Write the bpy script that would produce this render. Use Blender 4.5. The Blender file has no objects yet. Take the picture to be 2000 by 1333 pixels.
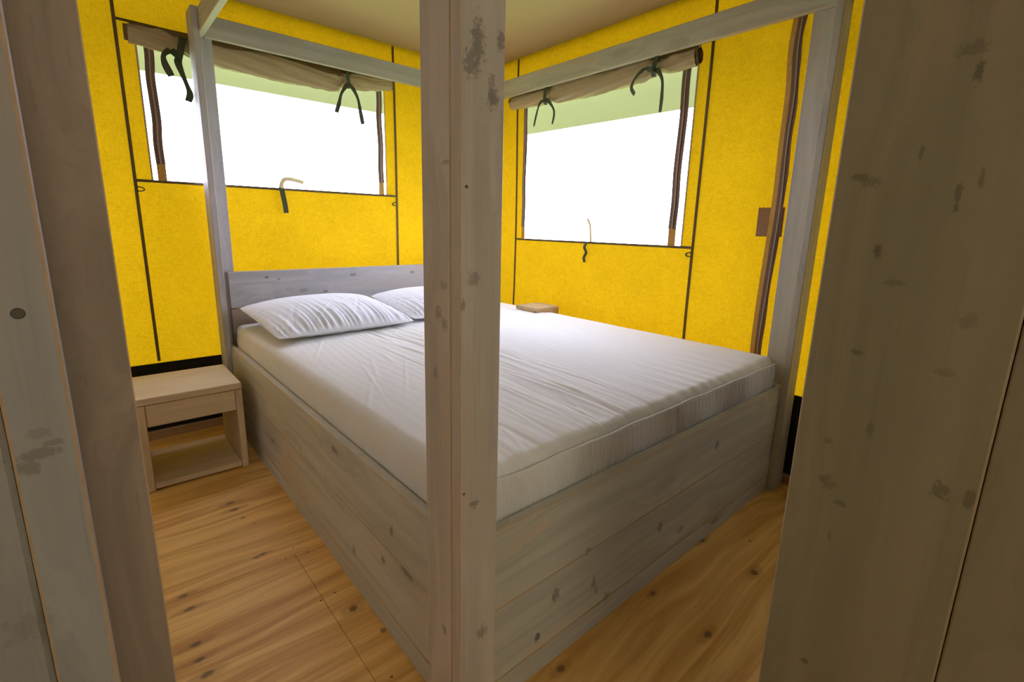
import bpy, bmesh, math, random
import numpy as np
from mathutils import Vector, Matrix
random.seed(7)
S = bpy.context.scene
COL = S.collection

# ------------------------------------------------------------------ camera
CX, CY, CZ = -0.4857, -0.6772, 1.0626
yaw, pitch, roll = math.radians(-40.9845), math.radians(11.9409), math.radians(1.2282)
fw = Vector((-math.sin(yaw)*math.cos(pitch), math.cos(yaw)*math.cos(pitch), -math.sin(pitch)))
r0 = Vector((math.cos(yaw), math.sin(yaw), 0)); u0 = r0.cross(fw)
rt = r0*math.cos(roll)+u0*math.sin(roll); up = -r0*math.sin(roll)+u0*math.cos(roll)
cam = bpy.data.cameras.new('camera'); co = bpy.data.objects.new('camera', cam); COL.objects.link(co)
M = Matrix((rt, up, -fw)).transposed().to_4x4(); M.translation = Vector((CX, CY, CZ)); co.matrix_world = M
cam.sensor_fit = 'HORIZONTAL'; cam.sensor_width = 36; cam.lens = 941.66/2000*36
cam.shift_x = 8.39/2000; cam.shift_y = -25.0/2000
cam.clip_start = 0.02
S.camera = co

# ------------------------------------------------------------------ world, exposure
SKY = 11.8
w = bpy.data.worlds.new('world'); S.world = w; w.use_nodes = True
bg = w.node_tree.nodes['Background']
bg.inputs['Color'].default_value = (0.85, 0.905, 1.22, 1); bg.inputs['Strength'].default_value = SKY
S.view_settings.view_transform = 'Standard'; S.view_settings.look = 'None'
S.view_settings.exposure = 0.0; S.view_settings.gamma = 1; S.view_settings.use_curve_mapping = False
cy = S.cycles
cy.max_bounces = 14; cy.diffuse_bounces = 8; cy.glossy_bounces = 3; cy.transmission_bounces = 8; cy.transparent_max_bounces = 12
cy.caustics_reflective = False; cy.caustics_refractive = False
cy.sample_clamp_indirect = 6.0

# ------------------------------------------------------------------ material helpers
class NT:
    def __init__(s, name):
        s.m = bpy.data.materials.new(name); s.m.use_nodes = True
        s.t = s.m.node_tree; s.t.nodes.clear()
        s.out = s.n('ShaderNodeOutputMaterial')
    def n(s, typ, **k):
        nd = s.t.nodes.new(typ)
        for a, b in k.items(): setattr(nd, a, b)
        return nd
    def l(s, a, b): s.t.links.new(a, b)
    def val(s, sock, v):
        if isinstance(v, bpy.types.NodeSocket): s.l(v, sock)
        else: sock.default_value = v
    def math(s, op, a, b=0.0, c=0.0, clamp=False):
        nd = s.n('ShaderNodeMath', operation=op); nd.use_clamp = clamp
        s.val(nd.inputs[0], a); s.val(nd.inputs[1], b); s.val(nd.inputs[2], c)
        return nd.outputs[0]
    def vm(s, op, a, b=None):
        nd = s.n('ShaderNodeVectorMath', operation=op); s.val(nd.inputs[0], a)
        if b is not None: s.val(nd.inputs[1], b)
        return nd.outputs['Value'] if op in ('LENGTH', 'DOT_PRODUCT') else nd.outputs[0]
    def mr(s, v, a, b, c=0.0, d=1.0, smooth=True):
        nd = s.n('ShaderNodeMapRange'); nd.interpolation_type = 'SMOOTHSTEP' if smooth else 'LINEAR'
        s.val(nd.inputs[0], v)
        for i, x in zip((1, 2, 3, 4), (a, b, c, d)): s.val(nd.inputs[i], x)
        return nd.outputs[0]
    def noise(s, vec, scale, detail=3, rough=.55, dist=0.0):
        nd = s.n('ShaderNodeTexNoise'); s.val(nd.inputs['Vector'], vec)
        nd.inputs['Scale'].default_value = scale; nd.inputs['Detail'].default_value = detail
        nd.inputs['Roughness'].default_value = rough; nd.inputs['Distortion'].default_value = dist
        return nd.outputs['Fac']
    def mix(s, f, a, b, blend='MIX'):
        nd = s.n('ShaderNodeMix', data_type='RGBA', blend_type=blend)
        s.val(nd.inputs[0], f); s.val(nd.inputs[6], a); s.val(nd.inputs[7], b)
        return nd.outputs[2]
    def bump(s, h, strength=.3, dist=.002):
        nd = s.n('ShaderNodeBump'); s.val(nd.inputs['Height'], h)
        nd.inputs['Strength'].default_value = strength; nd.inputs['Distance'].default_value = dist
        return nd.outputs[0]
    def bsdf(s, color, rough=.6, normal=None, spec=.3):
        b = s.n('ShaderNodeBsdfPrincipled'); s.val(b.inputs['Base Color'], color)
        s.val(b.inputs['Roughness'], rough); b.inputs['Specular IOR Level'].default_value = spec
        if normal is not None: s.l(normal, b.inputs['Normal'])
        return b.outputs[0]
    def surf(s, sh): s.l(sh, s.out.inputs['Surface']); return s.m

def c4(r, g, b): return (r, g, b, 1)

def spots_node(T, spots, wobble=.85):
    """spots: (x,y,z,rx,ry,rz,strength) in room coordinates -> mask"""
    pos = T.n('ShaderNodeNewGeometry').outputs['Position']
    nz = T.n('ShaderNodeTexNoise'); T.l(pos, nz.inputs['Vector']); nz.inputs['Scale'].default_value = 110; nz.inputs['Detail'].default_value = 5; nz.inputs['Roughness'].default_value = .7
    wob = T.math('MULTIPLY', T.math('SUBTRACT', nz.outputs['Fac'], .5), wobble*4)
    acc = None
    for (x, y, z, rx, ry, rz, st) in spots:
        d = T.vm('LENGTH', T.vm('MULTIPLY', T.vm('SUBTRACT', pos, (x, y, z)), (1/rx, 1/ry, 1/rz)))
        d = T.math('ADD', d, wob)
        f = T.mr(d, 1.15, .55, 0, st)
        acc = f if acc is None else T.math('MAXIMUM', acc, f)
    return acc

def wood(name, base, knot=c4(.10, .075, .05), warm=c4(.45, .29, .16), warmf=.35, knots=.7, rough=.62, spots=None, contrast=1.0, knot_thr=.085):
    """grey-washed softwood, grain runs along the board's own X"""
    T = NT(name)
    tc = T.n('ShaderNodeTexCoord').outputs['Object']
    oi = T.n('ShaderNodeObjectInfo').outputs['Random']
    off = T.n('ShaderNodeCombineXYZ'); T.l(T.math('MULTIPLY', oi, 37.0), off.inputs[0]); T.l(T.math('MULTIPLY', oi, 91.0), off.inputs[1]); T.l(T.math('MULTIPLY', oi, 53.0), off.inputs[2])
    p = T.vm('ADD', tc, off.outputs[0])
    # knots
    vk = T.n('ShaderNodeTexVoronoi'); T.l(T.vm('MULTIPLY', p, (2.2, 6.0, 6.0)), vk.inputs['Vector']); vk.inputs['Scale'].default_value = 1.0
    dk = T.math('ADD', vk.outputs['Distance'], T.math('MULTIPLY', T.math('SUBTRACT', T.noise(p, 45, 2), .5), .12))
    kmask = T.mr(dk, knot_thr, knot_thr*.35)
    ring = T.mr(dk, knot_thr*3.0, knot_thr)
    # grain bends around knots
    bend = T.math('MULTIPLY', T.mr(dk, .5, .05), .05)
    bv = T.n('ShaderNodeCombineXYZ'); T.l(bend, bv.inputs[1]); T.l(bend, bv.inputs[2])
    q = T.vm('ADD', p, bv.outputs[0])
    g1 = T.noise(T.vm('MULTIPLY', q, (1.1, 20, 20)), 1.0, 4, .6, .6)
    g2 = T.noise(T.vm('MULTIPLY', q, (3.5, 130, 130)), 1.0, 3, .6, .2)
    cl = T.noise(T.vm('MULTIPLY', p, (1.6, 5, 5)), 1.0, 3, .5)
    col = T.mix(T.mr(g1, .3, .7), tuple(v*(1-.16*contrast) for v in base[:3])+(1,), tuple(min(1, v*(1+.10*contrast)) for v in base[:3])+(1,))
    col = T.mix(T.math('MULTIPLY', T.mr(g2, .58, .75), .30*contrast), col, tuple(v*.6 for v in base[:3])+(1,))
    wm = T.math('MULTIPLY', T.mr(T.math('MULTIPLY', T.mr(cl, .50, .72), T.mr(g1, .42, .62)), .1, .9), warmf)
    col = T.mix(wm, col, warm)
    col = T.mix(T.math('MULTIPLY', ring, .25*knots), col, knot)
    col = T.mix(T.math('MULTIPLY', kmask, knots), col, knot)
    if spots: col = T.mix(spots_node(T, spots), col, knot)
    h = T.math('ADD', T.math('MULTIPLY', g2, .6), T.math('MULTIPLY', g1, .8))
    return T.surf(T.bsdf(col, T.mr(g1, .2, .8, rough-.08, rough+.08), T.bump(h, .35, .0015)))

def plain(name, col, rough=.7, bumps=0, scale=200, spec=.25):
    T = NT(name)
    p = T.n('ShaderNodeTexCoord').outputs['Object']
    nz = T.noise(p, scale, 3)
    c = T.mix(nz, tuple(v*.85 for v in col[:3])+(1,), tuple(min(1, v*1.12) for v in col[:3])+(1,))
    return T.surf(T.bsdf(c, rough, T.bump(nz, bumps, .001) if bumps else None, spec))

def canvas(name, trans, refl, weave=1.0):
    """tent canvas: lets the daylight behind it glow through"""
    T = NT(name)
    p = T.n('ShaderNodeNewGeometry').outputs['Position']
    a = T.noise(T.vm('MULTIPLY', p, (300, 300, 50)), 1.0, 2, .6)
    b = T.noise(T.vm('MULTIPLY', p, (45, 45, 320)), 1.0, 2, .6)
    m = T.noise(p, 5, 4, .6)
    sp = T.noise(p, 26, 3, .65)
    f = T.math('ADD', T.math('ADD', T.math('MULTIPLY', a, .28*weave), T.math('MULTIPLY', b, .28*weave)), T.math('ADD', T.math('MULTIPLY', m, .14), T.math('MULTIPLY', sp, .10)))
    k = T.mr(f, .26, .50, .84, 1.13)
    def sc(col):
        nd = T.n('ShaderNodeVectorMath', operation='SCALE'); nd.inputs[0].default_value = col; T.l(k, nd.inputs['Scale']); return nd.outputs[0]
    tr = T.n('ShaderNodeBsdfTranslucent'); T.l(sc(trans), tr.inputs['Color'])
    nrm = T.bump(f, .25, .001)
    df = T.n('ShaderNodeBsdfDiffuse'); T.l(sc(refl), df.inputs['Color']); T.l(nrm, df.inputs['Normal'])
    ad = T.n('ShaderNodeAddShader'); T.l(tr.outputs[0], ad.inputs[0]); T.l(df.outputs[0], ad.inputs[1])
    return T.surf(ad.outputs[0])

GREY = c4(.52, .50, .42)
EDGE = plain('worn_edge_wood', c4(.55, .38, .21), .6, .2, 60)
M_wood = wood('grey_washed_wood', GREY)
M_panel = wood('grey_washed_panel_wood', c4(.56, .54, .455), knots=.6, warmf=.55, warm=c4(.62, .43, .25), spots=[
    (.423,0,.144,.010,.02,.022,.5), (.436,0,.118,.010,.02,.012,.45), (.275,0,.187,.014,.02,.018,.6), (.39,0,.258,.012,.02,.012,.5),
    (.218,0,.105,.010,.02,.012,.8), (.735,0,.177,.014,.02,.02,.6), (.866,0,.112,.02,.02,.012,.5), (.485,0,.071,.012,.02,.012,.5),
    (1.053,0,.351,.014,.02,.02,.6), (0,.301,.323,.02,.010,.016,.6), (0,.356,.207,.02,.012,.014,.6), (0,.547,.124,.02,.012,.018,.5)])
M_post = wood('grey_washed_post_wood', c4(.58, .51, .43), knots=.5, warmf=.25, spots=[
    (.006,-.027,1.335,.014,.02,.040,.55), (-.008,-.027,1.305,.014,.02,.022,.5), (.037,-.027,1.262,.012,.02,.016,.6), (.034,-.027,1.287,.009,.02,.014,.4), (.052,-.027,1.35,.010,.02,.016,.5),
    (-.014,-.027,1.123,.0035,.02,.0035,1), (.001,-.027,.975,.014,.02,.014,.4), (-.021,-.027,.932,.006,.02,.010,.5),
    (.005,-.027,.554,.012,.02,.010,.5), (-.018,-.027,.583,.003,.02,.003,1), (.026,-.027,.259,.014,.02,.016,.45),
    (-.027,.041,.911,.02,.012,.014,.4), (-.027,.020,.893,.02,.012,.012,.35), (-.027,.05,.796,.02,.008,.014,.3), (-.027,.027,.257,.02,.008,.012,.5), (-.027,.014,1.163,.02,.012,.004,.4), (-.027,.022,.96,.02,.012,.010,.3)])
M_headlow = wood('shaded_headboard_wood', c4(.40, .31, .24))  # lower headboard planks: shade put into a darker, browner base colour
M_head = wood('grey_washed_headboard_wood', c4(.47, .455, .45), warmf=.25, knots=.3, spots=[
    (.201,2.03,.778,.014,.03,.006,.8), (.263,2.03,.766,.012,.03,.005,.6), (.504,2.03,.681,.012,.03,.008,.6), (.669,2.03,.768,.02,.03,.010,.5), (1.056,2.03,.766,.02,.03,.008,.5)])
M_right = wood('partition_plank_wood', c4(.285, .240, .140), warmf=.25, knots=.10, knot=c4(.12, .09, .05), contrast=.7, spots=[
    (.214,-.498,1.128,.02,.010,.005,.55), (.214,-.510,1.122,.02,.010,.008,.45), (.214,-.528,1.044,.02,.005,.008,.75), (.214,-.576,1.247,.02,.012,.010,.4), (.214,-.584,1.225,.02,.004,.010,.7),
    (.214,-.588,1.103,.02,.003,.016,.6), (.214,-.603,1.122,.02,.003,.012,.5), (.214,-.551,1.149,.02,.002,.010,.5), (.214,-.550,1.008,.02,.012,.004,.35),
    (.214,-.526,.92,.02,.006,.005,.6), (.214,-.512,.8,.02,.006,.006,.5), (.214,-.517,.744,.02,.012,.010,.5), (.214,-.535,.720,.02,.009,.005,.5), (.214,-.626,.78,.02,.010,.012,.55),
    (.214,-.650,.781,.02,.006,.012,.6), (.214,-.527,.47,.02,.006,.005,.7), (.214,-.530,.672,.02,.003,.008,.4), (.214,-.607,.914,.02,.008,.006,.3), (.214,-.617,.973,.02,.006,.010,.3), (.214,-.552,.828,.02,.004,.010,.4)])
M_left = wood('door_post_wood', c4(.36, .345, .325), knot=c4(.19, .165, .14), warmf=.2, knots=.2, spots=[
    (-.532,-.177,.880,.014,.02,.005,.6), (-.541,-.177,.872,.009,.02,.006,.6), (-.524,-.177,.888,.006,.02,.003,.5), (-.530,-.177,.897,.008,.02,.005,.35), (-.56,-.177,.736,.014,.02,.014,.35),
    (-.486,-.077,.845,.005,.02,.0045,.6)])
M_brown = wood('door_jamb_wood', c4(.40, .31, .235), warmf=.3, knots=.2, contrast=1.3)
M_night = wood('pale_beige_wood', c4(.66, .54, .37), knot=c4(.38, .24, .14), warm=c4(.78, .54, .34), warmf=.3, knots=.45, contrast=.7)
M_darkgap = plain('dark_shadow_board', c4(.03, .025, .02), .9)
M_yellow = canvas('yellow_tent_canvas', (.085, .046, .0004), (.50, .31, .008))
M_ceil = canvas('beige_roof_canvas', (.002, .0017, .0005), (.60, .46, .26), .5)
M_eave = canvas('green_eave_canvas', (.086, .088, .032), (.04, .043, .018), .5)
M_seam = plain('olive_brown_webbing', c4(.14, .095, .035), .8, .2, 500)
M_band = plain('black_mud_skirt', c4(.012, .011, .010), .6, .1, 90)
M_blind = canvas('beige_blind_canvas', (.008, .0055, .002), (.56, .43, .26), .4)
M_flap = canvas('brown_blind_flap', (.004, .0025, .001), (.22, .145, .075), .4)
M_tie = plain('dark_green_tape', c4(.075, .085, .050), .8, .2, 700)
M_zip = plain('brown_zip_tape', c4(.20, .125, .085), .75, .2, 600)
M_zipline = plain('pale_zip_teeth', c4(.42, .32, .24), .5)
M_tab = canvas('orange_canvas_tab', (.05, .025, .006), (.5, .3, .08))
M_cream = canvas('cream_webbing', (.065, .056, .028), (.8, .7, .42))
M_patch = canvas('brown_canvas_patch', (.015, .008, .003), (.35, .2, .1))
M_wall = plain('grey_brown_partition_board', c4(.38, .30, .21), .8)
M_sill = wood('floor_sill_wood', c4(.42, .28, .16), knots=.3)
M_metal = plain('dull_screw_metal', c4(.12, .10, .08), .4)
T = NT('green_grass'); pp = T.n('ShaderNodeNewGeometry').outputs['Position']
M_grass = T.surf(T.bsdf(T.mix(T.noise(pp, 8, 5), c4(.14, .22, .07), c4(.28, .38, .16)), .9))
T = NT('clear_window_vinyl')
trn = T.n('ShaderNodeBsdfTransparent'); trn.inputs[0].default_value = (.96, .97, .96, 1)
gl = T.n('ShaderNodeBsdfGlossy'); gl.inputs['Roughness'].default_value = .15; gl.inputs['Color'].default_value = (.9, .9, .9, 1)
mx = T.n('ShaderNodeMixShader'); mx.inputs[0].default_value = .035; T.l(trn.outputs[0], mx.inputs[1]); T.l(gl.outputs[0], mx.inputs[2])
M_pane = T.surf(mx.outputs[0])

T = NT('white_cotton_sheet')
pp = T.n('ShaderNodeTexCoord').outputs['Object']
n1 = T.noise(T.vm('MULTIPLY', pp, (38, 9, 30)), 1.0, 4, .6, .4); n2 = T.noise(pp, 700, 2)
M_sheet = T.surf(T.bsdf(T.mix(n1, c4(.78, .775, .76), c4(.84, .835, .82)), .85, T.bump(T.math('ADD', n1, T.math('MULTIPLY', n2, .2)), .16, .004), .15))
T = NT('white_pillow_cotton')
pp = T.n('ShaderNodeTexCoord').outputs['Object']
n1 = T.noise(T.vm('MULTIPLY', pp, (55, 9, 12)), 1.0, 4, .6, .8); n2 = T.noise(pp, 700, 2)
M_pil = T.surf(T.bsdf(c4(.82, .84, .91), .85, T.bump(T.math('ADD', n1, T.math('MULTIPLY', n2, .15)), .3, .004), .15))

# plywood floor, face veneer grain along X
T = NT('plywood_floor')
pos = T.n('ShaderNodeNewGeometry').outputs['Position']
kn = [(-.185,1.271,.016,.010),(-.183,1.213,.018,.009),(-.17,1.136,.008,.006),(-.148,1.078,.005,.004),(-.170,.879,.012,.006),(-.190,.874,.010,.005),
      (-.12,.809,.003,.003),(-.084,.848,.0025,.0025),(-.056,.799,.0035,.0035),(-.055,.567,.0035,.0035),(-.097,.561,.0035,.0035),(-.038,.475,.013,.013),(-.008,.353,.009,.010),(-.055,.215,.0035,.0035),
      (-.395,.828,.015,.008),(-.388,.761,.016,.008),(-.395,.615,.016,.008),(-.396,.558,.015,.007),(-.389,.501,.017,.010),
      (1.024,.000,.018,.010),(1.155,-.109,.008,.005),(1.001,-.188,.016,.012),(.67,-.032,.011,.008),(.655,-.211,.016,.010),(.274,-.029,.014,.010)]
m = spots_node(T, [(x, y, 0, a, b, .05, .72 if a > .004 else 1) for x, y, a, b in kn], .22)
halo = spots_node(T, [(x, y, 0, a*3.2, b*1.9, .05, .4) for x, y, a, b in kn if a > .010], .2)
wv = T.noise(T.vm('MULTIPLY', pos, (.9, 3.2, 1)), 1.0, 2, .5, .3)
q = T.n('ShaderNodeCombineXYZ'); T.l(T.math('MULTIPLY', wv, .22), q.inputs[1])
q2 = T.vm('ADD', pos, q.outputs[0])
g1 = T.noise(T.vm('MULTIPLY', q2, (1.2, 26, 1)), 1.0, 4, .62, .3)
g2 = T.noise(T.vm('MULTIPLY', q2, (3, 150, 1)), 1.0, 3, .6, .2)
big = T.noise(T.vm('MULTIPLY', pos, (1.5, 3.5, 1)), 1.0, 2)
c = T.mix(T.mr(g1, .32, .68), c4(.58, .29, .065), c4(.88, .56, .18))
c = T.mix(T.math('MULTIPLY', T.mr(g2, .5, .72), .40), c, c4(.52, .26, .08))
c = T.mix(T.math('MULTIPLY', T.mr(big, .45, .7), .35), c, c4(.86, .56, .21))
c = T.mix(halo, c, c4(.36, .17, .05))
c = T.mix(m, c, c4(.085, .042, .018))
M_ply = T.surf(T.bsdf(c, .5, T.bump(g2, .15, .001), .4))

# ------------------------------------------------------------------ geometry helpers
def link(name, me, mat, parent=None, loc=None, mats=None):
    o = bpy.data.objects.new(name, me); COL.objects.link(o)
    for mm in (mats or [mat]):
        if mm: me.materials.append(mm)
    if parent is not None:
        o.parent = parent
    return o
def empty(name, loc, **kw):
    o = bpy.data.objects.new(name, None); COL.objects.link(o); o.location = loc; o.empty_display_size = .05
    for k, v in kw.items(): o[k] = v
    return o
def tag(o, label, cat, group=None):
    o['label'] = label; o['category'] = cat
    if group: o['group'] = group
    return o
def place(o, parent, wm):
    """put object at world matrix wm, under an unrotated parent"""
    if parent is not None:
        acc = Vector((0, 0, 0)); pr = parent
        while pr is not None: acc += pr.location if pr.type == 'EMPTY' else pr.matrix_basis.translation; pr = pr.parent
        o.parent = parent
        o.matrix_basis = Matrix.Translation(-acc) @ wm if parent.type == 'EMPTY' else parent['_wm_inv'] if False else Matrix.Translation(-acc) @ wm
    else: o.matrix_basis = wm
    return o
AX = {'X': Matrix.Identity(3),
      'Y': Matrix(((0, -1, 0), (1, 0, 0), (0, 0, 1))),
      'Z': Matrix(((0, 0, 1), (0, 1, 0), (-1, 0, 0))).transposed()}
def board(name, x0, x1, y0, y1, z0, z1, grain, mat, parent=None, bev=.0022, edge=EDGE, lean=None):
    """bevelled board given by its room extents; local X runs along the grain"""
    R = AX[grain]
    c = Vector(((x0+x1)/2, (y0+y1)/2, (z0+z1)/2)); d = Vector((abs(x1-x0), abs(y1-y0), abs(z1-z0)))
    ld = R.transposed() @ d; ld = Vector((abs(ld.x), abs(ld.y), abs(ld.z)))
    bm = bmesh.new(); bmesh.ops.create_cube(bm, size=1)
    bmesh.ops.scale(bm, vec=ld, verts=bm.verts)
    # slight hand-sawn unevenness along the length
    b = min(bev, min(ld)/3)
    orig = set(bm.faces)
    res = bmesh.ops.bevel(bm, geom=list(bm.edges), offset=b, segments=1, affect='EDGES', profile=.5)
    if edge is not None:
        for f in bm.faces:
            n = f.normal
            f.material_index = 0 if max(abs(n.x), abs(n.y), abs(n.z)) > .98 else 1
    me = bpy.data.meshes.new(name); bm.to_mesh(me); bm.free()
    o = link(name, me, None, None, mats=[mat, edge] if edge else [mat])
    wm = Matrix.Translation(c) @ R.to_4x4()
    if lean: wm = Matrix.Translation(c) @ Matrix.Rotation(lean[0], 4, lean[1]) @ R.to_4x4()
    return place(o, parent, wm)
def grid_mesh(name, P, closed_u=False):
    """P: (nu,nv,3) array -> mesh"""
    nu, nv = P.shape[:2]
    idx = np.arange(nu*nv).reshape(nu, nv)
    a = idx[:-1, :-1].ravel(); b = idx[1:, :-1].ravel(); c = idx[1:, 1:].ravel(); d = idx[:-1, 1:].ravel()
    F = np.stack([a, b, c, d], 1)
    if closed_u:
        a = idx[-1, :-1]; b = idx[0, :-1]; c = idx[0, 1:]; d = idx[-1, 1:]
        F = np.concatenate([F, np.stack([a, b, c, d], 1)])
    me = bpy.data.meshes.new(name); me.from_pydata(P.reshape(-1, 3).tolist(), [], F.tolist())
    me.polygons.foreach_set('use_smooth', [True]*len(me.polygons)); me.update()
    return me
def put(o, parent):
    """mesh given in room coordinates, parent is an unrotated empty"""
    return place(o, parent, Matrix.Identity(4))
def ribbon(name, pts, width, wdir, mat, parent, thick=.0015, n=8, twist=0.0):
    """flat webbing along a smooth path (room coordinates)"""
    pts = [Vector(p) for p in pts]; Q = []
    P = [pts[0]*2-pts[1]]+pts+[pts[-1]*2-pts[-2]]
    for i in range(1, len(P)-2):
        for k in range(n):
            t = k/n; a, b, c, d = P[i-1], P[i], P[i+1], P[i+2]
            Q.append(.5*((2*b)+(c-a)*t+(2*a-5*b+4*c-d)*t*t+(3*b-a-3*c+d)*t**3))
    Q.append(pts[-1])
    bm = bmesh.new(); prev = None; N = len(Q)
    for i, q in enumerate(Q):
        tg = (Q[min(i+1, N-1)]-Q[max(i-1, 0)]).normalized()
        wd = Vector(wdir); wd = (wd-tg*wd.dot(tg)).normalized()
        if twist: wd = Matrix.Rotation(twist*i/N, 3, tg) @ wd
        nn = tg.cross(wd)
        ww = width(i/(N-1)) if callable(width) else width
        vs = [bm.verts.new(q+wd*sx*ww/2+nn*sy*thick/2) for sx, sy in ((-1, -1), (1, -1), (1, 1), (-1, 1))]
        if prev:
            for j in range(4): bm.faces.new((prev[j], prev[(j+1) % 4], vs[(j+1) % 4], vs[j]))
        else: bm.faces.new(vs[::-1])
        prev = vs
    bm.faces.new(prev)
    bmesh.ops.recalc_face_normals(bm, faces=bm.faces)
    me = bpy.data.meshes.new(name); bm.to_mesh(me); bm.free()
    o = link(name, me, mat)
    return place(o, parent, Matrix.Identity(4))

# ------------------------------------------------------------------ room dimensions (metres)
L, W, H = 2.06, 1.626, .4456          # bed box
TH, PW = .0272, .089                   # board thickness, post board width
YW, XW = 2.14, 1.702                   # head wall, right wall
CEIL = 2.085

def wdisp(u, z, ph):
    """gentle sag and folds of the hanging canvas"""
    env = np.clip((z-.36)/.3, 0, 1)*np.clip((CEIL-z)/.25, 0, 1)
    return env*(.005*np.sin(u*3.1+ph)*np.sin(z*2.3+ph)+.0025*np.sin(u*11+z*2+ph)+.0018*np.sin(u*23-z*3+ph*2))

def canvas_wall(name, axis, val, u0, u1, hole, ph, extra=None):
    """wall sheet in plane axis=val with a window hole (ua,ub,za,zb)"""
    root = empty(name, (val, 0, 0) if axis == 'x' else (0, val, 0), kind='structure')
    us = list(np.arange(u0, u1, .04))+[u1]; zs = list(np.arange(.36, CEIL, .04))+[CEIL+.03]
    if hole:
        us = sorted([u for u in us if min(abs(u-hole[0]), abs(u-hole[1])) > .015]+[hole[0], hole[1]])
        zs = sorted([z for z in zs if min(abs(z-hole[2]), abs(z-hole[3])) > .015]+[hole[2], hole[3]])
    us = np.array(us); zs = np.array(zs)
    verts = []; faces = []
    for i, u in enumerate(us):
        for j, z in enumerate(zs):
            d = float(wdisp(u, z, ph))+(extra(u, z) if extra else 0)
            verts.append((val-d, u, z) if axis == 'x' else (u, val-d, z))
    n = len(zs)
    for i in range(len(us)-1):
        for j in range(n-1):
            uc, zc = (us[i]+us[i+1])/2, (zs[j]+zs[j+1])/2
            if hole and hole[0] < uc < hole[1] and hole[2] < zc < hole[3]: continue
            faces.append((i*n+j, (i+1)*n+j, (i+1)*n+j+1, i*n+j+1))
    me = bpy.data.meshes.new('canvas_sheet'); me.from_pydata(verts, [], faces)
    me.polygons.foreach_set('use_smooth', [True]*len(me.polygons))
    put(link('canvas_sheet', me, M_yellow), root)
    return root

def strip(name, axis, val, pts, width, mat, parent, ph, off=.004, thick=.003):
    """webbing sewn on the wall; pts are (u,z)"""
    P = []
    for (a, b), (c, d) in zip(pts[:-1], pts[1:]):
        n = max(2, int(math.hypot(c-a, d-b)/.06))
        for k in range(n): P.append((a+(c-a)*k/n, b+(d-b)*k/n))
    P.append(pts[-1])
    V3 = []
    for u, z in P:
        d = float(wdisp(u, z, ph))+off
        V3.append((val-d, u, z) if axis == 'x' else (u, val-d, z))
    du, dz = pts[-1][0]-pts[0][0], pts[-1][1]-pts[0][1]
    wd = (0, 0, 1) if abs(du) > abs(dz) else ((0, 1, 0) if axis == 'x' else (1, 0, 0))
    return ribbon(name, V3, width, wd, mat, parent, thick, n=1)

# ------------------------------------------------------------------ setting: floor
fl = empty('floor', (0, 0, 0), kind='structure')
g = .0005
for (x0, x1, y0, y1) in ((-1.62, -.090-g, -2.2, .815-g), (-.090+g, 1.69, -2.2, .815-g), (-1.62, 1.69, .815+g, 2.13)):
    board('plywood_sheet', x0, x1, y0, y1, -.018, 0, 'X', M_ply, fl, .0008, None)
board('sub_floor', -1.64, 1.75, -2.22, 2.19, -.05, -.0185, 'X', M_darkgap, fl, .001, None)

# head wall (behind headboard) and right wall
wb = canvas_wall('wall_back', 'y', YW, -1.62, XW, (-.219, .950, 1.235, 1.893), .7)
def fold(u, z):      # loose overlap beside the zipped side opening
    return .016*math.exp(-((u-.235)/.035)**2)+.010*math.exp(-((u-.30)/.03)**2)*math.sin(z*2)**2
wr = canvas_wall('wall_right', 'x', XW, -.26, YW, (.567, 1.721, .985, 1.885), 2.1, fold)
for root, axis, val, us, ph in ((wb, 'y', YW, (-.284, 1.016), .7), (wr, 'x', XW, (.507, 1.785), 2.1)):
    for u in us: strip('seam_tape', axis, val, [(u, .385), (u, CEIL-.002)], .013, M_seam, root, ph)
strip('seam_tape', 'y', YW, [(-.284, 1.890), (1.016, 1.890)], .011, M_seam, wb, .7)
strip('seam_tape', 'x', XW, [(.507, 1.881), (1.785, 1.881)], .011, M_seam, wr, 2.1)
# hem loops below the window corners
for axis, val, u, z, root, sg in (('y', YW, -.284, 1.19, wb, 1), ('y', YW, 1.016, 1.18, wb, -1), ('x', XW, .507, .945, wr, 1)):
    q = [(0, .010), (.012, .013), (.024, .009), (.030, .002), (.022, -.005), (.010, -.006), (0, -.006)]
    P = [((val-.009, u+sg*a, z+b) if axis == 'x' else (u+sg*a, val-.009, z+b)) for a, b in q]
    ribbon('hem_loop', P, .008, (1, 0, 0) if axis == 'x' else (0, 1, 0), M_tie, root, .0045, n=3)
# black skirt at the foot of the walls and the wooden sill below
board('ground_skirt', -1.62, XW-.006, YW-.006, YW+.004, .035, .375, 'X', M_band, wb, .001, None)
board('ground_skirt', XW-.006, XW+.004, -2.2, YW-.006, .035, .392, 'Y', M_band, wr, .001, None)
board('floor_sill', -1.62, XW-.035, 2.108, YW-.007, .0, .04, 'X', M_sill, wb, .002)
board('floor_sill', 1.668, XW-.007, -2.2, YW-.007, .0, .04, 'Y', M_sill, wr, .002)
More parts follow.
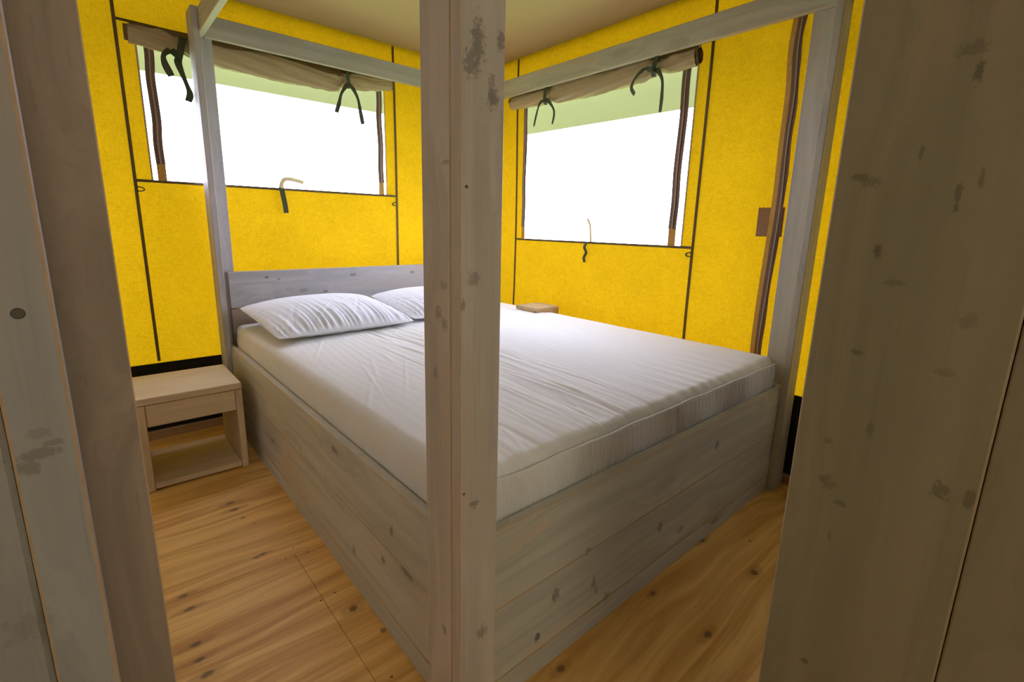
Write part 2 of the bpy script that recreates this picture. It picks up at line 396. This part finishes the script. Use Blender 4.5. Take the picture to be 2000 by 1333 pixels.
# zipped side opening in the right wall
def zr(name, pts, width, mat, ph=0):
    return ribbon(name, pts, width, (0, 1, 0), mat, wr, .003, n=4)
zpts = [(XW-.018, .142, .40), (XW-.020, .150, .6), (XW-.022, .146, .85), (XW-.020, .138, 1.17), (XW-.022, .140, 1.4), (XW-.020, .141, 1.6), (XW-.022, .150, 1.76), (XW-.020, .143, 1.9)]
zr('zip_tape', zpts, lambda t: .030+.004*math.sin(t*40), M_zip)
ribbon('zip_teeth', [(p[0]-.004, p[1]-.002+.002*math.sin(i*2), p[2]) for i, p in enumerate(zpts)], .005, (0, 1, 0), M_zipline, wr, .002, n=6)
ribbon('zip_guard', [(p[0]+.002, p[1]+.024, p[2]) for p in zpts], .022, (.3, 1, 0), M_tab, wr, .002, n=4)
board('canvas_patch', XW-.016, XW-.013, .118, .222, 1.043, 1.162, 'Y', M_patch, wr, .001, None)

ribbon('corner_leak_strip', [(XW-.012, YW-.012, z_) for z_ in (.37, 1.0, 1.6, CEIL+.03)], .045, (1, -1, 0), M_yellow, wb, .002, n=4)  # added strip, unseen, stops daylight leaking through the wall corner

# ceiling, eave outside
def ceil_mesh():
    xs = np.linspace(-1.64, XW+.05, 60); ys = np.linspace(-2.22, YW+.05, 76)
    X, Y = np.meshgrid(xs, ys, indexing='ij')
    dx = np.clip(XW-X, 0, 10); dy = np.clip(YW-Y, 0, 10)
    Z = CEIL+.004+.10*(1-np.exp(-np.minimum(dx, dy)*1.3))+.006*np.sin(X*5)*np.sin(Y*4+1)*np.minimum(1, np.minimum(dx, dy)*4)
    return grid_mesh('ceiling', np.stack([X, Y, Z], -1))
co_ = link('ceiling', ceil_mesh(), M_ceil); co_['kind'] = 'structure'
ev = empty('roof_eave', (XW, YW, 2.2), kind='structure')
def sheet(name, a, b, c, d, mat, parent):
    a, b, c, d = map(np.array, (a, b, c, d)); n = 12
    P = np.array([[(a*(1-i/n)+b*(i/n))*(1-j/n)+(d*(1-i/n)+c*(i/n))*(j/n)+np.array([0, 0, .01*math.sin(i*1.3)*math.sin(math.pi*j/n)]) for j in range(n+1)] for i in range(n+1)])
    return put(link(name, grid_mesh(name, P), mat), parent)
sheet('eave_valance', (-1.7, 2.64, 2.13), (2.202, 2.64, 2.13), (2.202, 2.64, 1.815), (-1.7, 2.64, 1.815), M_eave, ev)
sheet('eave_valance', (2.202, 2.64, 2.13), (2.202, -2.2, 2.13), (2.202, -2.2, 1.70), (2.202, 2.64, 1.765), M_eave, ev)
sheet('roof_sheet', (-1.7, -2.25, 2.35), (XW+.01, -2.25, 2.35), (XW+.01, YW+.01, 2.11), (-1.7, YW+.01, 2.11), plain('dark_roof_canvas', c4(.12, .11, .08)), ev)
gr = link('ground', grid_mesh('ground', np.array([[(x, y, -.35) for y in np.linspace(-25, 25, 8)] for x in np.linspace(-25, 25, 8)])), M_grass); gr['kind'] = 'structure'

# unseen sides of the room: translucent cream canvas, made up to give fill light
M_pale = canvas('cream_fill_canvas', (.068, .067, .058), (.5, .46, .4))
sheet('fill_canvas_sheet', (XW, -2.2, .36), (XW, -.255, .36), (XW, -.255, CEIL+.03), (XW, -2.2, CEIL+.03), M_pale, wr)  # added out of view to throw neutral light on the bed foot
wl = empty('wall_left', (-1.63, 0, 0), kind='structure')
sheet('fill_canvas_sheet', (-1.63, -2.2, .36), (-1.63, YW, .36), (-1.63, YW, 2.3), (-1.63, -2.2, 2.3), canvas('dim_fill_canvas', (.024, .0235, .0215), (.5, .46, .4)), wl)  # dim glow added out of view to light the bed side
board('ground_skirt', -1.635, -1.622, -2.2, YW, -.02, .375, 'Y', M_band, wl, .001, None)
wf = empty('wall_front', (0, -2.2, 0), kind='structure')
OX0, OX1, OZ0, OZ1 = -.95, .10, .75, 1.95      # opening added behind the photographer to light the foreground
for (a, b_, c_, d_) in ((-1.64, OX0, -.02, 2.35), (OX1, XW+.05, -.02, 2.35), (OX0, OX1, -.02, OZ0), (OX0, OX1, OZ1, 2.35)):
    board('wall_panel', a, b_, -2.24, -2.2, c_, d_, 'X', M_wall, wf, .001, None)
sheet('fill_opening_canvas', (OX0-.01, -2.215, OZ0-.01), (OX1+.01, -2.215, OZ0-.01), (OX1+.01, -2.215, OZ1+.01), (OX0-.01, -2.215, OZ1+.01), canvas('pale_fill_canvas', (.37, .315, .205), (.4, .34, .22)), wf)  # added translucent sheet, an unseen warm light source

# ------------------------------------------------------------------ windows
def window(name, axis, val, ph, hole, tapes, strap):
    ua, ub, za, zb = hole
    root = empty(name, (val, (ua+ub)/2, za) if axis == 'x' else ((ua+ub)/2, val, za), kind='structure')
    P3 = lambda u, z, off=0: (val-off, u, z) if axis == 'x' else (u, val-off, z)
    us = np.linspace(ua-.01, ub+.01, 24); zs = np.linspace(za-.01, zb+.01, 16)
    P = np.array([[P3(u, z, -.012+.003*math.sin(u*9+z*5)+.002*math.sin(u*17-z*11)) for z in zs] for u in us])
    put(link('window_pane', grid_mesh('window_pane', P), M_pane), root)
    zw = (0, 1, 0) if axis == 'x' else (1, 0, 0)
    # sill webbing and side hems
    strip('window_hem', axis, val, [(ua-.065, za-.004), (ub+.065, za-.004)], .012, M_seam, root, ph, .006)
    for u in (ua, ub): strip('side_hem', axis, val, [(u, za), (u, zb)], .007, M_blind, root, ph, .003)
    for (um, ut, wid, zt) in tapes:
        pts = [P3(ut+(um-ut)*k/6+.003*math.sin(k*2.1), zb-.03-(zb-.03-zt)*k/6, .012) for k in range(7)]
        zt_ = ribbon('zip_tape', pts, wid, zw, M_zip, root, .003, n=3)
        ribbon('zip_teeth', [tuple(Vector(p)-Vector(P3(0, 0, 0) if False else ((.004, 0, 0) if axis == 'x' else (0, .004, 0)))) for p in pts], wid*.16, zw, M_zipline, zt_, .002, n=3)
        ribbon('tape_end_tab', [P3(um, zt+.012, .009), P3(um, (zt+za)/2, .009), P3(um, za, .008)], wid*.95, zw, M_tab, root, .003, n=2)
    st_ = ribbon('strap', [P3(*q, o) for (*q, o) in strap[0]], strap[2], zw, M_tie, root, .003, n=5)
    ribbon('strap_end', [P3(*q, o) for (*q, o) in strap[1]], strap[2]*.8, zw if axis == 'x' else (-.7, 0, .7), M_cream, st_, .002, n=6)
    return root
window('window_1', 'y', YW, .7, (-.219, .950, 1.235, 1.893), [(-.181, -.177, .036, 1.308), (.915, .912, .034, 1.305)],
       ([(.336, 1.243, .012), (.340, 1.20, .02), (.347, 1.155, .018), (.352, 1.108, .014)],
        [(.334, 1.236, .014), (.336, 1.262, .03), (.350, 1.281, .04), (.380, 1.283, .04), (.412, 1.277, .04), (.444, 1.270, .04)], .025))
window('window_2', 'x', XW, 2.1, (.567, 1.721, .985, 1.885), [(.620, .612, .041, 1.067), (1.697, 1.694, .030, 1.063)],
       ([(1.150, .986, .012), (1.158, .955, .024), (1.150, .925, .016), (1.160, .895, .022), (1.158, .868, .016)],
        [(1.130, .986, .004), (1.128, 1.03, .012), (1.130, 1.08, .018), (1.150, 1.115, .02)], .018))

# ------------------------------------------------------------------ rolled-up blinds
def nz1(x, s): return math.sin(x*7.3+s)+.6*math.sin(x*13.1+s*2.3)+.4*math.sin(x*29+s*3.1)
def blind(label, axis, val, u0, u1, zc, zr_, yr, tie_list, flip, ztop):
    root = empty('rolled_blind', (val, u0, 1.85) if axis == 'x' else (u0, val, 1.85))
    tag(root, label, 'blind')
    P3 = lambda u, z, off: (val-off, u, z) if axis == 'x' else (u, val-off, z)
    NU, NA = 150, 40; P = np.zeros((NA, NU, 3))
    for i in range(NU):
        t = i/(NU-1); u = u0+(u1-u0)*t
        pinch = 0
        for (tu, amt) in tie_list: pinch += amt*math.exp(-((u-tu)/.03)**2)
        rz = zr_(t)*(1-pinch*.45); ry = yr*(1-pinch*.15); cz = zc(t)
        for a in range(NA):
            th = 2*math.pi*a/NA
            wr_ = .0022*nz1(u*3+th*1.3, 1)+.0016*math.sin(th*5+u*26)
            for (tu, amt) in tie_list:   # folds radiating from the ties
                d = abs(u-tu); wr_ += .004*amt*math.exp(-d/.12)*math.sin(d*70+th*3)
            P[a, i] = P3(u, cz+(rz+wr_)*math.sin(th), .012+ry+(ry+wr_)*math.cos(th))
    rollo = put(link('blind_roll', grid_mesh('blind_roll', P, True), M_blind), root)
    # spiral ends: coiled layers of cloth
    for (ue, sg, te) in ((u0, -1, 0), (u1, 1, 1)):
        pts = []
        rz, cz = zr_(te), zc(te)
        for k in range(46):
            th = k*.42; s = 1-.85*k/46
            pts.append(P3(ue+sg*.004, cz+rz*s*math.sin(th), .012+yr+yr*s*math.cos(th)))
        ribbon('roll_end_coil', pts, .016, (0, 1, 0) if axis == 'x' else (1, 0, 0), M_flap, rollo, .002, n=2)
    # darker flap from the wall seam over the roll
    NF = 120; F = np.zeros((NF, 7, 3))
    for i in range(NF):
        t = i/(NF-1); u = u0+.012+(u1-u0-.02)*t; k = 1-.35*sum(a_*math.exp(-((u-tu)/.03)**2) for tu, a_ in tie_list)
        rz, cz = (zr_(t)+.007)*k, zc(t)
        F[i, 0] = P3(u, ztop, .004)
        for j in range(1, 7):
            th = math.radians(125-(j-1)*(16+3*math.sin(u*13)))
            F[i, j] = P3(u, cz+rz*math.sin(th), .012+yr+(yr+.007)*math.cos(th))
    put(link('blind_flap', grid_mesh('blind_flap', F), M_flap), root)
    return root, P3
b1, P1 = blind('rolled-up beige canvas blind with dark green ties along top of left window', 'y', YW, -.246, .985,
    lambda t: 1.835-.022*math.sin(math.pi*min(1, t*1.25)) + .033*max(0, t-.75)*4*1.0*(t-.75)*4 if t > .75 else 1.835-.020*math.sin(math.pi*t/1.6),
    lambda t: .036+.022*math.sin(math.pi*min(1, t*1.1))**.8 if t < .9 else .036+.022*max(0, math.sin(math.pi*min(1, t*1.1)))**.8, .019,
    [(-.06, 1), (.712, 1)], False, 1.893)
b2, P2 = blind('rolled-up beige canvas blind with dark green ties along top of right window', 'x', XW, .553, 1.790,
    lambda t: 1.814-.004*math.sin(math.pi*t)+.006*t, lambda t: .037+.022*math.sin(math.pi*t)**1.5, .029,
    [(.735, 1), (1.462, .8)], True, 1.883)
wx, wy = (1, 0, 0), (0, 1, 0)
def tie(root, loops, tails, wd, width):
    for l in loops: root = ribbon('tie_loop', l, width*1.7, wd, M_tie, root, .003, n=5)
    for l in tails: ribbon('tie_tail', l, lambda t: width*(1.5+.35*math.sin(t*9)), wd, M_tie, root, .002, n=7, twist=.45)
y = 2.090
tie(b1, [[(-.035, y+.06, 1.875), (-.048, y-.004, 1.86), (-.058, y-.012, 1.82), (-.070, y-.008, 1.775), (-.072, y+.01, 1.762)]],
    [[(-.075, y-.01, 1.775), (-.100, y-.02, 1.790), (-.128, y-.02, 1.768), (-.128, y-.015, 1.735), (-.108, y-.012, 1.686)],
     [(-.072, y-.01, 1.770), (-.078, y-.02, 1.745), (-.068, y-.02, 1.705), (-.050, y-.015, 1.65), (-.044, y-.012, 1.62), (-.054, y-.012, 1.590)]], wx, .016)
tie(b1, [[(.708, y+.06, 1.885), (.706, y-.006, 1.87), (.708, y-.014, 1.845), (.712, y-.012, 1.808), (.715, y+.004, 1.79)]],
    [[(.712, y-.014, 1.812), (.690, y-.022, 1.79), (.665, y-.02, 1.75), (.652, y-.015, 1.70), (.636, y-.012, 1.652)],
     [(.712, y-.014, 1.812), (.735, y-.02, 1.785), (.760, y-.018, 1.74), (.773, y-.014, 1.68), (.786, y-.012, 1.612)]], wx, .012)
x = 1.628
tie(b2, [[(x+.06, 1.455, 1.872), (x-.004, 1.456, 1.85), (x-.012, 1.460, 1.81), (x-.010, 1.462, 1.775), (x+.004, 1.464, 1.757)]],
    [[(x-.012, 1.460, 1.782), (x-.02, 1.490, 1.765), (x-.018, 1.515, 1.72), (x-.014, 1.542, 1.648)],
     [(x-.012, 1.460, 1.782), (x-.02, 1.420, 1.765), (x-.018, 1.385, 1.725), (x-.014, 1.378, 1.69), (x-.012, 1.392, 1.640)]], wy, .013)
tie(b2, [[(x+.06, .728, 1.875), (x-.004, .730, 1.86), (x-.012, .740, 1.82), (x-.010, .748, 1.785), (x+.004, .750, 1.765)]],
    [[(x-.012, .747, 1.792), (x-.02, .790, 1.800), (x-.02, .835, 1.775), (x-.018, .858, 1.735), (x-.014, .840, 1.700)],
     [(x-.012, .747, 1.792), (x-.02, .715, 1.780), (x-.018, .690, 1.735), (x-.014, .688, 1.67), (x-.012, .692, 1.598)]], wy, .013)

# ------------------------------------------------------------------ bed
bed = tag(empty('four_poster_bed', (W/2, L/2, 0)), 'large grey-washed timber bed frame with tall corner posts and top rails', 'bed')
zs = (.0, .066, .2544, H); gp = .0009
for k in range(3):
    a, b_ = zs[k]+(gp if k else 0), zs[k+1]-(gp if k < 2 else 0)
    jit = (.0, .0008, -.0004)[k]
    board('side_plank', jit, TH, .0, L, a, b_, 'Y', M_panel, bed)
    board('foot_plank', TH+.0005, W-TH-.0005, jit, TH, a, b_, 'X', M_panel, bed)
    board('side_plank', W-TH, W, .0, L, a, b_, 'Y', M_panel, bed)
# the foot planks show their full width, cover the side plank ends
for (a, b_, mm) in ((.435, .623, M_headlow), (.629, .812, M_head)):
    board('headboard_plank', TH+.0005, W-TH-.0005, L-.030, L, a, b_, 'X', mm, bed)
board('headboard_plank', TH+.0005, W-TH-.0005, L-.030, L, .0, .434, 'X', M_headlow, bed)
board('slat_base', TH+.001, W-TH-.001, TH+.001, L-.031, .30, .32, 'X', M_wood, bed)
PT = 1.966
def post(xo, yo, sx, sy, mat):
    """L-shaped post of two boards around a corner of the box; xo,yo box corner, sx,sy outward signs"""
    x0, x1 = sorted((xo+sx*TH, xo+sx*TH-sx*PW)); ya, yb = sorted((yo, yo+sy*TH))
    board('post_board', x0, x1, ya+ (.0004 if sy > 0 else 0), yb-(.0004 if sy < 0 else 0), 0, PT, 'Z', mat, bed, .0018)
    xa, xb = sorted((xo+sx*.0004, xo+sx*TH)); y0, y1 = sorted((yo-sy*.0006, yo-sy*PW))
    board('post_board', xa, xb, y0, y1, 0, PT, 'Z', mat, bed, .0018)
post(0, 0, -1, -1, M_post); post(W, 0, 1, -1, M_wood); post(0, L, -1, 1, M_head); post(W, L, 1, 1, M_wood)
board('top_rail', .0, TH, .001, L-.001, 1.870, 1.963, 'Y', M_wood, bed)
board('top_rail', W-TH, W, .001, L-.001, 1.847, 1.944, 'Y', M_wood, bed)
board('top_rail', TH+.0005, W-TH-.0005, L-TH, L-.0005, 1.868, 1.962, 'X', M_head, bed)
board('top_rail', TH+.0005, W-TH-.0005, .0005, TH, 1.868, 1.962, 'X', M_wood, bed)
# screws in the near post and side boards
def disc(name, c, n, r, mat, parent):
    bm = bmesh.new()
    bmesh.ops.create_cone(bm, cap_ends=True, segments=14, radius1=r, radius2=r*.7, depth=.002)
    me = bpy.data.meshes.new(name); bm.to_mesh(me); bm.free()
    o = link(name, me, mat)
    return place(o, parent, Matrix.Translation(c) @ Vector((0, 0, 1)).rotation_difference(Vector(n)).to_matrix().to_4x4())
disc('screw_head', (-.014, -.0277, 1.123), (0, -1, 0), .0028, M_metal, bed)
disc('screw_head', (-.018, -.0277, .583), (0, -1, 0), .0024, M_metal, bed)

# ------------------------------------------------------------------ mattress with fitted sheet
MX0, MX1, MY0, MY1 = .034, W-.036, .034, 2.022
def smoothnoise(X, Y, s, seed):
    rng = np.random.RandomState(seed); Z = np.zeros_like(X)
    for k in range(8):
        a, b, p = rng.uniform(-1, 1), rng.uniform(-1, 1), rng.uniform(0, 6.28)
        Z += np.sin((X*a+Y*b)*s+p)
    return Z/3
def profile(n_side, n_round, n_top, lo, hi, rad, zdrop):
    """returns position and drop arrays for a cloth wrapped over an edge"""
    pos = []; drop = []
    for k in range(n_side): pos.append(lo); drop.append(zdrop-(zdrop-rad)*k/n_side)
    for k in range(n_round):
        a = math.pi/2*k/n_round; pos.append(lo+rad*(1-math.cos(a))); drop.append(rad*(1-math.sin(a)))
    for k in range(n_top+1): pos.append(lo+rad+(hi-lo-2*rad)*k/n_top); drop.append(0)
    for k in range(1, n_round+1):
        a = math.pi/2*k/n_round; pos.append(hi-rad*(1-math.sin(a))); drop.append(rad*(1-math.cos(a)))
    for k in range(1, n_side+1): pos.append(hi); drop.append(rad+(zdrop-rad)*k/n_side)
    return np.array(pos), np.array(drop)
px, dx = profile(8, 6, 620, MX0, MX1, .026, .20)
py, dy = profile(14, 9, 230, MY0, MY1, .036, .20)
X, Y = np.meshgrid(px, py, indexing='ij'); DX, DY = np.meshgrid(dx, dy, indexing='ij')
tx = np.clip((X-MX0)/(MX1-MX0), 0, 1); ty = np.clip((Y-MY0)/(MY1-MY0), 0, 1)
edge = np.minimum(np.minimum(tx, 1-tx)*(MX1-MX0), np.minimum(ty, 1-ty)*(MY1-MY0))
crown = .018*(1-np.exp(-edge/.09))
top = .556+.006*tx-.012*ty*(1-tx)+crown
amp = np.clip(edge/.05, 0, 1)
# central valley between the two mattress halves, running head to foot
gx = .505+.02*np.sin(Y*2.2)
val = -.007*np.exp(-((X-gx)/.030)**2)*np.clip((1.75-Y)/.5, 0, 1)
pk = 0
rng = np.random.RandomState(4)
for k in range(34):   # long slightly diverging creases
    x0 = gx+rng.normal(0, .13); sl = rng.normal(0, .06); y0 = rng.uniform(.1, 1.5); ln = rng.uniform(.18, .5); wd = rng.uniform(.004, .010)
    d = (X-(x0+sl*(Y-y0))); pk = pk+rng.uniform(.3, 1)*rng.choice((-1, 1))*.0022*np.exp(-(d/wd)**2)*np.exp(-((Y-y0)/ln)**2)
for k in range(60):   # scattered fine creases
    x0 = rng.uniform(.05, 1.55); sl = rng.normal(.25, .25); y0 = rng.uniform(.05, 1.9); ln = rng.uniform(.08, .25); wd = rng.uniform(.004, .009)
    d = (X-(x0+sl*(Y-y0))); pk = pk+rng.uniform(.3, 1)*.0012*np.exp(-(d/wd)**2)*np.exp(-((Y-y0)/ln)**2)
fine = .00035*np.sin(X*210+4*np.sin(Y*3)+3*smoothnoise(X, Y, 9, 3))*np.clip(1-abs(X-gx)/.6, 0, 1)
# gathers pulled over the foot edge
gath = .0022*np.exp(-(Y-MY0)/.10)*np.sin(X*75+5*np.sin(X*6)+Y*9)*np.clip((Y-MY0)/.012, 0, 1)
Z = top+amp*(val+1.75*pk+fine+.0018*smoothnoise(X, Y, 7, 1)+.0010*smoothnoise(X, Y, 19, 2))+gath-DX-DY
Z = np.maximum(Z, .335)
# pleated skirt on the foot and sides
foot = np.clip((DY-.016)/.012, 0, 1)*(Y < 1.0)
ph = X*700/1.0+2.5*np.sin(X*31)+1.5*np.sin(X*83+Z*25)
pl = foot*1.35*(.0024*(np.sin(ph)**3)+.0012*np.sin(ph*.37+Z*20))*(1+.5*np.sin(X*17))
seamd = -.003*np.exp(-((DY-.022)/.004)**2)*(Y < 1.0)
bul = foot*.006*np.sin(np.clip((DY-.02)/.12, 0, 1)*math.pi)
Y2 = Y-pl-bul-seamd*0+.003*np.exp(-((DY-.024)/.005)**2)*(Y < 1.0)*(DY > 0)
side = np.clip((DX-.014)/.02, 0, 1)
sgn = np.where(X < W/2, -1, 1)
X2 = X+sgn*side*(.004*np.sin(np.clip(DX/.14, 0, 1)*math.pi)+.0012*np.sin(Y*60+2*np.sin(Y*9)))
# round the vertical corners in plan
r = .035
cxs = np.clip(X2, MX0+r, MX1-r); cys = np.clip(Y2, MY0+r, MY1-r)
ddx, ddy = X2-cxs, Y2-cys
cor = (np.abs(ddx) > 1e-9) & (np.abs(ddy) > 1e-9)
mxv = np.maximum(np.abs(ddx), np.abs(ddy)); nrm = np.hypot(ddx, ddy)+1e-12
X2 = np.where(cor, cxs+ddx*mxv/nrm, X2); Y2 = np.where(cor, cys+ddy*mxv/nrm, Y2)
mat_o = link('mattress', grid_mesh('mattress', np.stack([X2, Y2, Z], -1)), M_sheet)
tag(mat_o, 'white mattress in a creased fitted sheet with pleated foot edge inside the timber bed', 'mattress')

pipe = [(x_, MY0-.0035-.001*math.sin(x_*40), .537+.006*(x_/W)+.0015*math.sin(x_*23)) for x_ in np.linspace(MX0+.03, MX1-.03, 60)]
ribbon('seam_piping', pipe, .0035, (0, 0, 1), M_sheet, mat_o, .004, n=2)

# ------------------------------------------------------------------ pillows
def pillow(cx, cy, cz, a, b, h, rz, tilt, label, seed, side_tilt=0.0):
    rng = np.random.RandomState(seed); N, Mv = 220, 110
    root = None
    def surf(sign):
        u = np.sin(np.linspace(-math.pi/2, math.pi/2, N))[:, None]*np.ones((1, Mv)); v = np.ones((N, 1))*np.sin(np.linspace(-math.pi/2, math.pi/2, Mv))[None, :]
        Xp = a*u*(1-.03*(1-v*v)*np.abs(u)**3-.035*v**8*u*u); Yp = b*v*(1-.05*(1-u*u)*np.abs(v)**3-.045*u**8*v*v)
        T = ((1-np.abs(u)**2.6).clip(0)**.62)*((1-np.abs(v)**2.4).clip(0)**.62)
        Zp = sign*h*T*(1.0 if sign > 0 else .55)
        e = np.minimum(1-np.abs(u), 1-np.abs(v))
        # gathers running in from the seams
        wr_ = (.0050*np.sin(u*46+3*np.sin(u*9+seed)+v*2)+.0030*np.sin(u*83+2*np.sin(u*13)+v*5))*np.exp(-((1+v)/.55)**1.5)+.0026*np.sin(v*30+2*np.sin(v*7))*np.exp(-((1-np.abs(u))/.22)**1.5)
        for k in range(16):
            x0 = rng.uniform(-.8, .8)*a; sl = rng.normal(0, .4); y0 = rng.uniform(-.8, .1)*b; wd = rng.uniform(.006, .012)
            wr_ = wr_+rng.uniform(-1, 1)*.0040*np.exp(-((Xp-x0-sl*(Yp-y0))/wd)**2)*np.exp(-((Yp-y0)/.10)**2)
        Zp = Zp+sign*wr_*np.clip(e*9, 0, 1)*(1 if sign > 0 else .4)
        return np.stack([Xp, Yp, Zp], -1)
    Pt, Pb = surf(1), surf(-1)
    me = grid_mesh('pillow', Pt); me2 = grid_mesh('pb', Pb[:, ::-1])
    bm = bmesh.new(); bm.from_mesh(me); bm.from_mesh(me2); bmesh.ops.remove_doubles(bm, verts=bm.verts, dist=.0004)
    bmesh.ops.recalc_face_normals(bm, faces=bm.faces)
    bm.to_mesh(me); bm.free()
    bpy.data.meshes.remove(me2)
    me.polygons.foreach_set('use_smooth', [True]*len(me.polygons))
    o = link('pillow', me, M_pil)
    o.matrix_basis = Matrix.Translation((cx, cy, cz)) @ Matrix.Rotation(rz, 4, 'Z') @ Matrix.Rotation(tilt, 4, 'X') @ Matrix.Rotation(side_tilt, 4, 'Y')
    return tag(o, label, 'pillow')
pillow(.378, 1.672, .618, .332, .285, .080, .04, .10, 'plump white pillow at the left of the headboard, wrinkled front side', 3)
pillow(1.010, 1.700, .620, .285, .275, .076, -.02, .10, 'white pillow behind the near post, right of the plump one', 8)

# ------------------------------------------------------------------ bedside tables
nt = tag(empty('bedside_table', (-.232, 1.72, 0)), 'low pale wooden bedside table with one drawer and open shelf, left of bed', 'bedside table')
NX0, NX1, NY0, NY1, NH, BT = -.418, -.0545, 1.544, 1.898, .386, .0265
board('table_top', NX0, NX1, NY0, NY1, NH-BT, NH, 'X', M_night, nt)
board('side_panel', NX0, NX0+BT, NY0, NY1, 0, NH-BT-.0005, 'Z', M_night, nt)
board('side_panel', NX1-BT, NX1, NY0, NY1, 0, NH-BT-.0005, 'Z', M_night, nt)
dr = board('drawer_front', NX0+BT+.001, NX1-BT-.001, NY0+.003, NY0+.022, .268, NH-BT-.002, 'X', M_night, nt)
board('drawer_box', NX0+BT+.006, NX1-BT-.006, NY0+.0225, NY1-.02, .285, NH-BT-.006, 'X', M_night, nt)
board('shelf', NX0+BT+.0005, NX1-BT-.0005, NY0+.0008, NY1, .008, .033, 'X', M_night, nt)
n2 = tag(empty('bedside_table', (1.53, 1.373, .555)), 'small pale wooden table top by the far right edge of mattress', 'bedside table')
M_small = wood('brown_table_wood', c4(.50, .37, .20), knots=.3, warm=c4(.5, .32, .14), warmf=.5)
board('table_top', 1.434, 1.624, 1.285, 1.462, .583, .600, 'X', M_small, n2, .0015)
board('drawer_front', 1.442, 1.6115, 1.288, 1.300, .556, .5825, 'X', M_small, n2, .001)
board('side_panel', 1.612, 1.624, 1.286, 1.46, .446, .5825, 'Y', M_small, n2, .001)
board('side_panel', 1.436, 1.446, 1.301, 1.46, .560, .5825, 'Y', M_small, n2, .001)

# ------------------------------------------------------------------ foreground: doorway boards
dj = empty('door_1', (-.51, -.13, 0), kind='structure')
A = board('door_post', -.5485, -.5105, -.177, -.149, 0, 2.15, 'Z', M_left, dj, .002)
board('door_frame_board', -.735, -.5492, -.1768, -.150, 0, 2.15, 'Z', M_left, dj, .0035, None)
board('door_jamb_board', -.620, -.4665, -.077, -.050, 0, 2.15, 'Z', M_brown, dj, .0012)
def screw_hole(c):
    bm = bmesh.new(); bmesh.ops.create_cone(bm, cap_ends=False, segments=20, radius1=.0045, radius2=.0030, depth=.0016)
    bmesh.ops.create_circle(bm, cap_ends=True, segments=20, radius=.0030, matrix=Matrix.Translation((0, 0, .0004)))
    me = bpy.data.meshes.new('screw'); bm.to_mesh(me); bm.free()
    o = link('screw', me, M_metal); return place(o, dj, Matrix.Translation(c) @ Matrix.Rotation(math.radians(90), 4, 'X'))
screw_hole((-.5300, -.1775, .992))
PEDGE = plain('dull_plank_edge', c4(.34, .25, .14), .7, .2, 60)
wn = empty('wall_near_right', (.22, -1.2, 0), kind='structure')
yy = -.4735
for k in range(9):
    board('plank', .214+(.0012 if k == 1 else 0), .241, yy-.1825, yy, 0, 2.12, 'Z', M_right, wn, .0022 if k == 0 else .0016, PEDGE)
    yy -= .1825+.0010
board('backing_board', .2415, .247, -2.19, -.480, 0, 2.12, 'Z', M_darkgap, wn, .001, None)
